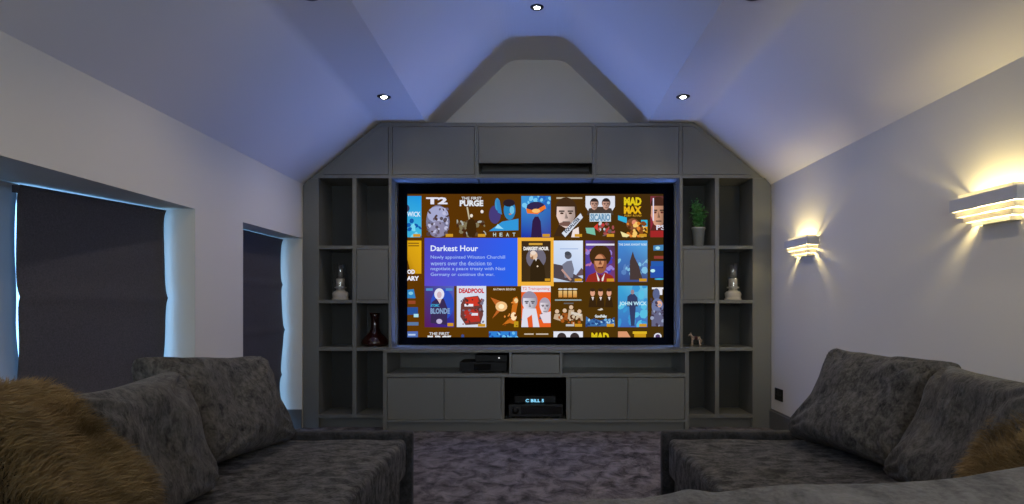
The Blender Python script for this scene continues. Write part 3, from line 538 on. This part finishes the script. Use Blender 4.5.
# media players in the left opening
zb = gz(373.7)
y0 = YM + .05
bp_ = empty('disc_player', (FX(483, y0), y0, zb), 'black disc player lying under the small console box', 'disc player')
MB().box(FX(459.5, y0), FX(507, y0), y0, y0 + .26, zb + .008, FZ(362, y0)).build('body', M['plastic'], bp_, bevel=.004)
MB().box(FX(474, y0), FX(491, y0), y0 - .002, y0, zb + .02, FZ(364, y0)).build('disc_tray', M['glossblack'], bp_)
for px in (463, 503): MB().lathe([(.001, 0), (.012, 0), (.012, .008), (.001, .008)], FX(px, y0), y0 + .03, zb, 12).build('foot', M['chrome'], bp_)
gb = empty('console_box', (FX(490, y0), y0, FZ(362, y0) + .0005), 'small black box with a white light on top of the disc player', 'console')
MB().box(FX(475, y0), FX(507.5, y0), y0 + .01, y0 + .22, FZ(362, y0) + .0005, FZ(355, y0)).build('body', M['plastic'], gb, bevel=.004)
MB().lathe([(.001, 0), (.006, 0), (.006, .004), (.001, .004)], 0, 0, 0, 12).build('power_button', M['whitedot'], gb)
o = gb.children[-1]; o.matrix_parent_inverse = Matrix.Identity(4); o.location = Vector((FX(499, y0), y0 + .008, FZ(358, y0))) - gb.location; o.rotation_euler = (math.pi / 2, 0, 0)
# receiver and set-top box in the centre opening
zb = gz(419.6); y0 = YM + .045
rc = empty('av_receiver', (FX(536, y0), y0, zb), 'dark receiver with a round knob in the centre opening of the media unit', 'receiver')
zt = FZ(404.5, y0)
MB().box(FX(508.5, y0), FX(563, y0), y0, y0 + .3, zb + .012, zt).build('body', M['plastic_grey'], rc, bevel=.004)
MB().box(FX(521, y0), FX(562, y0), y0 - .002, y0, zb + .03, zt - .012).build('front_panel', M['glossblack'], rc)
k_ = MB().lathe([(.001, 0), (.027, 0), (.025, .016), (.001, .016)], 0, 0, 0, 24).build('volume_knob', M['plastic'], rc)
k_.matrix_parent_inverse = Matrix.Identity(4); k_.location = Vector((FX(515.5, y0), y0, (zb + .012 + zt) / 2)) - rc.location; k_.rotation_euler = (math.pi / 2, 0, 0)
for px in (513, 558): MB().lathe([(.001, 0), (.014, 0), (.014, .012), (.001, .012)], FX(px, y0), y0 + .05, zb, 14).build('foot', M['plastic'], rc)
sb = empty('set_top_box', (FX(534, y0), y0, zt + .0005), 'slim black set-top box with a glowing blue display on the receiver', 'set-top box')
y2 = y0 + .05
MB().box(FX(514, y2), FX(556, y2), y2, y2 + .2, zt + .001, FZ(396, y2)).build('body', M['plastic'], sb, bevel=.006)
vs, fs = text_mesh('C BILL 5', .03)
ax = min(v[0] for v in vs); bx_ = max(v[0] for v in vs); ay = min(v[1] for v in vs); by = max(v[1] for v in vs)
dm = MB(); dm.v = [(FX(525.5 + 18.5 * (u - ax) / (bx_ - ax), y2), y2 - .0015, FZ(402.2 - 3.2 * (w - ay) / (by - ay), y2)) for u, w in vs]; dm.f = fs
dm.build('display', M['display'], sb)

# ---------------------------------------------------------------- socket
so = empty('power_socket', (HW, 4.70, .275), 'black double power socket low on the right wall', 'socket')
MB().box(HW - .009, HW - .0005, 4.63, 4.775, .232, .322).build('plate', M['plastic'], so, bevel=.003)
for yy in (4.667, 4.738):
    MB().box(HW - .0105, HW - .009, yy - .004, yy + .004, .285, .295).box(HW - .0105, HW - .009, yy - .016, yy - .008, .262, .268).box(HW - .0105, HW - .009, yy + .008, yy + .016, .262, .268).build('outlet', M['glossblack'], so)
    MB().box(HW - .012, HW - .009, yy - .006, yy + .006, .302, .315).build('switch', M['plastic'], so, bevel=.001)

# ---------------------------------------------------------------- blinds
def blind(y0, y1, z0, z1, label, xp=-1.935, m='blind', wav=.012, seed=1, name='roman_blind', amp=.012, folds=4, xq=None):
    xp0 = xp; xq = xp if xq is None else xq      # xq: x at the y0 end, xp: x at the y1 end
    r = empty(name, ((xp + xq) / 2, (y0 + y1) / 2, z1), label, 'blind' if name == 'roman_blind' else 'curtain')
    nu, nv = 44, 60; b = MB(); th = .004
    for side in (0, 1):
        for j in range(nv + 1):
            for i in range(nu + 1):
                u, v = i / nu, j / nv; yy = y0 + (y1 - y0) * u; zz = z0 + (z1 - z0) * v
                n_ = noise.noise(Vector((u * 2.2 + seed, v * 5, seed * 3.1)))
                e = abs(2 * u - 1) ** 6
                xx = xq + (xp0 - xq) * u + amp * n_ * (1 - v) ** .3 + e * wav * math.sin(v * 11 + seed) * (1 - v * .8) + (.012 * (abs(((v * folds) % 1) - .5) * 2) ** 8)
                yy += (2 * u - 1) * .010 * math.sin(v * 8 + seed * 2) * e * (1 - v * .9)
                b.v.append((xx - side * th, yy, zz))
    K = (nu + 1) * (nv + 1); q = lambda s_, i, j: s_ * K + j * (nu + 1) + i
    for s_ in (0, 1):
        for j in range(nv):
            for i in range(nu): b.f.append((q(s_, i, j), q(s_, i + 1, j), q(s_, i + 1, j + 1), q(s_, i, j + 1)))
    for i in range(nu):
        b.f.append((q(0, i, 0), q(1, i, 0), q(1, i + 1, 0), q(0, i + 1, 0))); b.f.append((q(0, i, nv), q(0, i + 1, nv), q(1, i + 1, nv), q(1, i, nv)))
    for j in range(nv):
        b.f.append((q(0, 0, j), q(0, 0, j + 1), q(1, 0, j + 1), q(1, 0, j))); b.f.append((q(0, nu, j), q(1, nu, j), q(1, nu, j + 1), q(0, nu, j + 1)))
    b.sm = True; b.build('fabric', M[m], r)
    hr = MB().box(-.035, -.005, y0 + .01, y1 - .01, z1 - .03, z1); hr.v = [(x + xq + (xp0 - xq) * (yy - y0) / (y1 - y0), yy, zz) for x, yy, zz in hr.v]
    hr.build('headrail', M['blind'] if m == 'blind' else M['frame_white'], r)
    return r
blind(2.575, 3.298, .07, 1.437, 'large charcoal roman blind over the nearer window', seed=1, xp=-1.935, xq=-2.105, folds=3)
blind(3.89, 4.812, .07, 1.437, 'narrow charcoal roman blind over the far window beside the shelving', seed=2, amp=.02, wav=.018)
blind(1.36, 2.62, .07, 1.446, 'pale blue backlit curtain at the left edge beside the large blind', xp=-2.15, xq=-2.22, m='voile', seed=5, name='curtain', amp=.03, folds=1)

# ---------------------------------------------------------------- sofas
def soft_box(x0, x1, y0, y1, z0, z1, r=.03, step=.03, amp=.006, seed=0, crown=.0):
    bm = bmesh.new(); bmesh.ops.create_cube(bm, size=1)
    for v in bm.verts: v.co = Vector(((x0 + x1) / 2 + v.co.x * (x1 - x0), (y0 + y1) / 2 + v.co.y * (y1 - y0), (z0 + z1) / 2 + v.co.z * (z1 - z0)))
    bmesh.ops.bevel(bm, geom=list(bm.edges), offset=r, segments=4, profile=.5, affect='EDGES')
    for ax_, (lo, hi) in enumerate(((x0, x1), (y0, y1), (z0, z1))):
        k = max(1, int((hi - lo) / step))
        for i in range(1, k):
            p = [0, 0, 0]; p[ax_] = lo + (hi - lo) * i / k; n_ = [0, 0, 0]; n_[ax_] = 1
            if hi - lo > .12: bmesh.ops.bisect_plane(bm, geom=bm.verts[:] + bm.edges[:] + bm.faces[:], plane_co=p, plane_no=n_)
    for v in bm.verts:
        u = (v.co.x - x0) / (x1 - x0); w = (v.co.y - y0) / (y1 - y0)
        n_ = noise.noise(v.co * 5 + Vector((seed, 0, 0))) * amp + noise.noise(v.co * 14 + Vector((seed, 4, 0))) * amp * .4
        v.co.z += n_ + (crown * (1 - (2 * u - 1) ** 4) * (1 - (2 * w - 1) ** 4) if v.co.z > (z0 + z1) / 2 else 0)
        v.co.x += n_ * .6
    bmesh.ops.recalc_face_normals(bm, faces=bm.faces)
    return bm
def bm_obj(bm, name, m, parent):
    me = bpy.data.meshes.new(name); bm.to_mesh(me); bm.free()
    for p in me.polygons: p.use_smooth = True
    return link(name, me, m, parent)
SH = .42       # seat height
def sofa(s, label):
    r = empty('sofa', (s * 1.0, 1.5, 0), label, 'sofa')
    def X(a, b_): return sorted((s * a, s * b_))
    x0, x1 = X(.515, 1.30); bm_obj(soft_box(x0, x1, .62, 2.505, .27, SH, r=.022, amp=.005, seed=s * 3, crown=.006), 'seat_cushion', M['sofa'], r)
    x0, x1 = X(.54, 1.46); bm_obj(soft_box(x0, x1, .62, 2.508, .05, .262, r=.015, amp=.002), 'base', M['sofa'], r)
    x0, x1 = X(.497, 1.50); bm_obj(soft_box(x0, x1, 2.512, 2.572, .02, .444, r=.016, amp=.002), 'end_panel', M['sofa_trim'], r)
    x0, x1 = X(1.31, 1.50); bm_obj(soft_box(x0, x1, .62, 2.50, .265, .60, r=.04, amp=.004), 'backrest', M['sofa'], r)
    for yy in (.75, 2.35):
        for a in (.62, 1.38): MB().box(s * a - .02, s * a + .02, yy - .02, yy + .02, 0, .052).build('foot', M['plastic'], r)
    return r
sofa(-1, 'dark grey crushed velvet sofa along the window wall')
rs = sofa(1, 'dark grey crushed velvet corner sofa along the wall with lamps')
bm_obj(soft_box(-.02, 1.29, .62, .93, .425, .575, r=.05, amp=.006, seed=9), 'rear_backrest', M['sofa'], rs)
bm_obj(soft_box(-.02, .50, .62, .93, .03, .42, r=.03, amp=.004, seed=9), 'rear_base', M['sofa'], rs)

def pillow(name, TL, TR, BR, BL, thick, label, m, cat='cushion', group=None, seed=0, pinch=.065, n=44, wr=.012, side=1, parent_fur=None, puff=.30):
    """pillow between four world corners; side = which way the bulging front looks"""
    TL, TR, BR, BL = map(Vector, (TL, TR, BR, BL))
    nrm = ((TR - BL).cross(TL - BR)).normalized()
    if nrm.x * -side < 0: nrm = -nrm          # +side: front looks towards the middle of the room
    b = MB(); half_ = []
    for s_ in (1, -1):
        for j in range(n + 1):
            for i in range(n + 1):
                u, v = -1 + 2 * i / n, -1 + 2 * j / n
                u = math.sin(u * math.pi / 2) ; v = math.sin(v * math.pi / 2)
                uu = u * (1 - pinch * (1 - v * v)); vv = v * (1 - pinch * (1 - u * u))
                a_, c_ = (uu + 1) / 2, (vv + 1) / 2
                p = (BL * (1 - a_) + BR * a_) * (1 - c_) + (TL * (1 - a_) + TR * a_) * c_
                t = ((1 - u ** 4) * (1 - v ** 4)) ** puff if abs(u) < 1 and abs(v) < 1 else 0
                t *= 1 + .12 * (-v)                                   # filling slumps downwards
                w = noise.noise(p * 6 + Vector((seed, seed, 0))) * wr * 1.6 + noise.noise(Vector((p.x * 16, p.y * 16, p.z * 9)) + Vector((seed, 0, seed))) * wr * .6
                # creases running in from the corners
                cr = sum(math.exp(-((u - cu_) ** 2 + (v - cv) ** 2) * 2.2) * math.sin((math.atan2(v - cv, u - cu_)) * 13 + seed) for cu_ in (-1, 1) for cv in (-1, 1)) * wr * .45
                q_ = p + nrm * s_ * (thick / 2 * t) + nrm * (w + cr) * min(1, t * 1.5)
                b.v.append(tuple(q_))
    K = (n + 1) ** 2
    for s_ in (0, 1):
        for j in range(n):
            for i in range(n):
                a_ = s_ * K + j * (n + 1) + i; b.f.append((a_, a_ + 1, a_ + n + 2, a_ + n + 1))
    me = bpy.data.meshes.new(name); me.from_pydata(b.v, [], b.f)
    bm = bmesh.new(); bm.from_mesh(me); bmesh.ops.remove_doubles(bm, verts=bm.verts, dist=.0006); bmesh.ops.recalc_face_normals(bm, faces=bm.faces); bm.to_mesh(me); bm.free()
    for p in me.polygons: p.use_smooth = True
    o = link(name, me, m); tag(o, label, cat, group)
    return o
def D(x, y, z): return Vector((x, y, z))
CM = M['cushion']
pillow('cushion', P(136, 359, 1.93), P(254, 358, 2.42), P(286, 442, 2.46), D(-1.03, 1.90, SH + .02), .20, 'slate velvet back cushion nearest the screen on the left sofa', CM, seed=1.3, wr=.019)
pillow('cushion', P(36, 400, 1.22), P(166, 372, 1.80), P(204, 492, 1.80), D(-.93, 1.22, SH + .02), .21, 'slate velvet back cushion beside the big fur cushion on the left sofa', CM, seed=4.1, wr=.019)
pillow('cushion', P(840, 350, 2.44), P(958, 364, 1.92), D(1.10, 1.88, SH + .02), P(795, 437, 2.47), .20, 'slate velvet back cushion nearest the power socket on the right sofa', CM, seed=7.7, side=-1, wr=.019)
pillow('cushion', P(960, 368, 1.84), P(1100, 395, 1.25), D(1.03, 1.22, SH + .02), D(1.045, 1.83, SH + .02), .21, 'slate velvet back cushion behind the small fur cushion on the right sofa', CM, seed=2.9, side=-1, wr=.019)

# fur cushions: a pillow with a coat of strands
def furry(o, count, length, seed, droop=.5):
    me = o.data; rd = random.Random(seed); me.calc_loop_triangles()
    tris = [(t.vertices[:], t.area, t.normal.copy()) for t in me.loop_triangles]
    cum = []; s_ = 0
    for t in tris: s_ += t[1]; cum.append(s_)
    import bisect
    V = []; Fc = []
    for k in range(count):
        i = min(bisect.bisect(cum, rd.random() * s_), len(tris) - 1); vs_, ar, nn = tris[i]
        a_, b_ = rd.random(), rd.random()
        if a_ + b_ > 1: a_, b_ = 1 - a_, 1 - b_
        p0, p1, p2 = (me.vertices[q].co for q in vs_); p = p0 + (p1 - p0) * a_ + (p2 - p0) * b_
        cl = Vector((noise.noise(p * 22), noise.noise(p * 22 + Vector((9, 0, 0))), noise.noise(p * 22 + Vector((0, 9, 0))))) * .9
        big = Vector((noise.noise(p * 7 + Vector((3, 0, 0))), noise.noise(p * 7 + Vector((0, 3, 0))), 0)) * .9
        d = (nn + cl + big + Vector((rd.gauss(0, .16), rd.gauss(0, .16), rd.gauss(0, .16)))).normalized()
        L_ = length * rd.uniform(.6, 1.15); w = rd.uniform(.0005, .0010); sd = d.orthogonal().normalized(); sd.rotate(Matrix.Rotation(rd.uniform(0, 6.28), 3, d))
        m1 = p + d * L_ * .5; m2 = p + d * L_ + Vector((0, 0, -droop * L_ * .5)); n0 = len(V)
        V += [tuple(p - sd * w), tuple(p + sd * w), tuple(m1 + sd * w * .8), tuple(m1 - sd * w * .8), tuple(m2)]
        Fc += [(n0, n0 + 1, n0 + 2, n0 + 3), (n0 + 3, n0 + 2, n0 + 4)]
    fm = bpy.data.meshes.new('fur'); fm.from_pydata(V, [], Fc)
    f = link('fur', fm, M['fur'], o); f['kind'] = 'stuff'; return f
fl = pillow('fur_cushion', P(-90, 408, .95), P(16, 408, 1.33), P(130, 520, 1.24), D(-.66, .80, SH + .05), .17, 'big shaggy brown fur cushion in the left foreground', M['fur_base'], seed=3, pinch=.02)
furry(fl, 60000, .048, 1)
fr = pillow('fur_cushion', P(1034, 404, 1.46), P(1160, 440, 1.10), D(.86, 1.12, SH + .06), D(1.035, 1.47, SH + .06), .14, 'small tawny fur cushion at the right edge of the picture', M['fur_base'], seed=6, pinch=.02, side=-1)
furry(fr, 30000, .038, 2)

# grey throw rumpled over the rear backrest, nearest to the camera
sil = [(520, 504), (560, 500), (600, 497.5), (640, 496.5), (662, 493), (689, 489), (715, 491.5), (726, 490), (752, 486), (805, 482), (850, 484), (895, 481.5), (925, 479.5), (959, 476), (996, 469.5), (1024, 466), (1100, 458)]
def silh(px):
    for (a_, b_), (c_, d_) in zip(sil, sil[1:]):
        if a_ <= px <= c_: return b_ + (d_ - b_) * (px - a_) / (c_ - a_)
    return sil[0][1] if px < sil[0][0] else sil[-1][1]
def throw():
    nx, ny = 110, 46; b = MB(); xa, xb = -.03, 1.02; th = .012
    top = []
    for j in range(ny + 1):
        for i in range(nx + 1):
            u, v = i / nx, j / ny; x = xa + (xb - xa) * u
            cz = FZ(silh(VX + x * F / 0.93), 0.93)
            if v < .5:                                 # back half, over the top towards the camera
                t = v / .5; y = .58 + (.93 - .58) * t; z = cz - .035 * (1 - t) ** 2 - .22 * max(0, (.15 - t) / .15) ** 2
            else:                                      # drops down on the far side
                t = (v - .5) / .5; y = .93 + .05 * math.sin(min(t * 2, 1) * math.pi / 2); z = cz - .19 * t ** 1.6
            f = noise.noise(Vector((x * 5 + y * 4, y * 7 - x * 2, 2.0))) * .026 + noise.noise(Vector((x * 16 + y * 12, y * 14, 5.0))) * .007 + .005 * math.sin(x * 38 + y * 26 + 3 * noise.noise(Vector((x * 4, y * 4, 1))))
            fade = min(1, abs(v - .5) * 6)
            b.v.append((x, y, z + f * fade - .003 * (1 - fade)))
    K = len(b.v); b.v += [(x, y, z - th) for x, y, z in b.v[:]]
    q = lambda s_, i, j: s_ * K + j * (nx + 1) + i
    for s_ in (0, 1):
        for j in range(ny):
            for i in range(nx): b.f.append((q(s_, i, j), q(s_, i + 1, j), q(s_, i + 1, j + 1), q(s_, i, j + 1)))
    for i in range(nx):
        for j in (0, ny): b.f.append((q(0, i, j), q(1, i, j), q(1, i + 1, j), q(0, i + 1, j)))
    for j in range(ny):
        for i in (0, nx): b.f.append((q(0, i, j), q(0, i, j + 1), q(1, i, j + 1), q(1, i, j)))
    b.sm = True; return b.build('blanket', M['throw'])
tag(throw(), 'mid grey plush blanket rumpled over the sofa back in the right foreground', 'blanket')

# ---------------------------------------------------------------- wall lamps
WARM = (1.0, 0.80, 0.36)
LAMP_W = 4.6
zc = CAMZ
def ring(b, x0, x1, y0, y1, z0, z1, t=.005):
    """open box wall-side open: front and two ends"""
    b.box(x0, x0 + t, y0, y1, z0, z1).box(x0 + t, x1, y0, y0 + t, z0, z1).box(x0 + t, x1, y1 - t, y1, z0, z1)
def wall_lamp(yc, label, s=1):
    r = empty('wall_lamp', (s * HW, yc, zc + .37), label, 'wall lamp')
    def bx(b, dx0, dx1, hy, z0, z1, t=.005):
        x0, x1 = HW - dx1, HW - dx0
        a = MB(); ring(a, x0, x1, yc - hy, yc + hy, z0, z1, t)
        n0 = len(b.v); b.v += [(s * x, y_, z_) for x, y_, z_ in a.v]; b.f += [tuple(n0 + i for i in f) for f in a.f]
    L_ = .186
    b = MB(); bx(b, 0.001, .080, L_, zc + .374, zc + .425); b.build('shade', M['white_plaster'], r, bevel=.001)
    b = MB(); bx(b, 0.001, .066, L_ - .035, zc + .427, zc + .440, .004); b.build('upper_tier', M['frosted'], r)
    for k, (dx, hy, z0, z1) in enumerate(((.070, L_ - .022, .350, .373), (.056, L_ - .050, .326, .349), (.042, L_ - .08, .308, .325))):
        b = MB(); bx(b, 0.001, dx, hy, zc + z0, zc + z1, .004); b.build('lower_tier', M['frosted'], r)
    pa, pb = sorted((s * (HW - .001), s * (HW - .036))); MB().box(pa, pb, yc - L_ + .088, yc + L_ - .088, zc + .3125, zc + .3155).build('bottom_plate', M['white_plaster'], r)  # plate added to hold back the glow below the tiers
    MB().box(s * HW - .004 if s > 0 else -HW, s * HW if s > 0 else -HW + .004, yc - .06, yc + .06, zc + .34, zc + .41).build('back_plate', M['white_plaster'], r)
    for dy in (-.07, .07):
        ld = bpy.data.lights.new('lamp_bulb', 'POINT'); ld.energy = LAMP_W; ld.color = WARM; ld.shadow_soft_size = .012
        lo = bpy.data.objects.new('lamp_bulb', ld); C.objects.link(lo); lo.location = (s * (HW - .045), yc + dy, zc + .37); lo.parent = r; lo.matrix_parent_inverse = r.matrix_basis.inverted()
    return r
wall_lamp(4.22, 'stepped white wall lamp nearer the shelving unit')
wall_lamp(2.456, 'stepped white wall lamp at the right edge, nearer the camera')
wall_lamp(.69, 'stepped white wall lamp beside the camera')
wall_lamp(-1.07, 'stepped white wall lamp by the rear wall')

# ---------------------------------------------------------------- downlights
DOWN_W = 11.0
def downlight(x, y, z, label):
    r = empty('downlight', (x, y, z), label, 'downlight', 'recessed ceiling downlights')
    MB().lathe([(.019, 0), (.019, -.004), (.030, -.008), (.043, -.006), (.046, -.001), (.046, 0)], x, y, z, 32, cap=False).build('bezel', M['bezel'], r)
    MB().lathe([(.001, -.012), (.010, -.011), (.017, -.007), (.019, -.003), (.019, -.0005), (.001, -.0005)], x, y, z, 28, cap=False).build('lens', M['lens'], r)
    ld = bpy.data.lights.new('downlight_beam', 'SPOT'); ld.energy = DOWN_W; ld.color = (1, .84, .66); ld.spot_size = math.radians(140); ld.spot_blend = .7; ld.shadow_soft_size = .02
    lo = bpy.data.objects.new('downlight_beam', ld); C.objects.link(lo); lo.location = (x, y, z - .02); lo.parent = r; lo.matrix_parent_inverse = r.matrix_basis.inverted()
for y, w in ((4.26, 'nearest the cupboards'), (2.86, 'cut by the top of the picture'), (1.46, 'above the sofa'), (.13, 'above the camera')):
    downlight(-1.026, y, SOF, 'small round downlight in the left ceiling band, ' + w)
    downlight(.98, y, SOF, 'small round downlight in the right ceiling band, ' + w)
downlight(0, 4.27, TOP, 'small round downlight at the ridge above the gable')

# ---------------------------------------------------------------- daylight
REAR_W = 60.0
w = bpy.data.worlds.new('sky'); bpy.context.scene.world = w; w.use_nodes = True
bg = w.node_tree.nodes['Background']; bg.inputs[0].default_value = (0.25, 0.55, 1.0, 1); bg.inputs[1].default_value = 4.5
def portal(loc, rot, sx_, sy_):
    l = bpy.data.lights.new('sky_portal', 'AREA'); l.shape = 'RECTANGLE'; l.size = sx_; l.size_y = sy_; l.cycles.is_portal = True
    o = bpy.data.objects.new('sky_portal', l); C.objects.link(o); o.location = loc; o.rotation_euler = rot
portal((-2.47, (W1a + W1b) / 2, WT / 2), (0, -math.pi / 2, 0), WT, W1b - W1a)
portal((-2.47, (W2a + W2b) / 2, WT / 2), (0, -math.pi / 2, 0), WT, W2b - W2a)
# portal(((RW[0] + RW[1]) / 2, YB - .12, (RW[2] + RW[3]) / 2), (math.pi / 2, 0, 0), RW[1] - RW[0], RW[3] - RW[2])

# warm fill lamp added outside the made-up rear window
l = bpy.data.lights.new('rear_fill_lamp', 'AREA'); l.shape = 'RECTANGLE'; l.size = RW[1] - RW[0]; l.size_y = RW[3] - RW[2]; l.energy = REAR_W; l.color = (1.0, .90, .72)
o = bpy.data.objects.new('rear_fill_lamp', l); C.objects.link(o); o.location = ((RW[0] + RW[1]) / 2, YB - .2, (RW[2] + RW[3]) / 2); o.rotation_euler = (math.pi / 2, 0, 0)

# ---------------------------------------------------------------- camera
cam = bpy.data.cameras.new('camera'); co = bpy.data.objects.new('camera', cam); C.objects.link(co)
cam.sensor_fit = 'HORIZONTAL'; cam.sensor_width = 36; cam.lens = F / 1024 * 36
cam.shift_x = -(VX - 512) / 1024; cam.shift_y = (VY - 252) / 1024; cam.clip_start = .02
co.location = (0, 0, CAMZ); co.rotation_euler = (math.pi / 2, 0, 0)
sc = bpy.context.scene; sc.camera = co
vs_ = sc.view_settings; vs_.view_transform = 'Standard'; vs_.look = 'None'; vs_.exposure = 0.0; vs_.gamma = 1; vs_.use_curve_mapping = False
sc.cycles.max_bounces = 10; sc.cycles.diffuse_bounces = 6; sc.cycles.use_denoising = True; sc.cycles.sample_clamp_indirect = 6
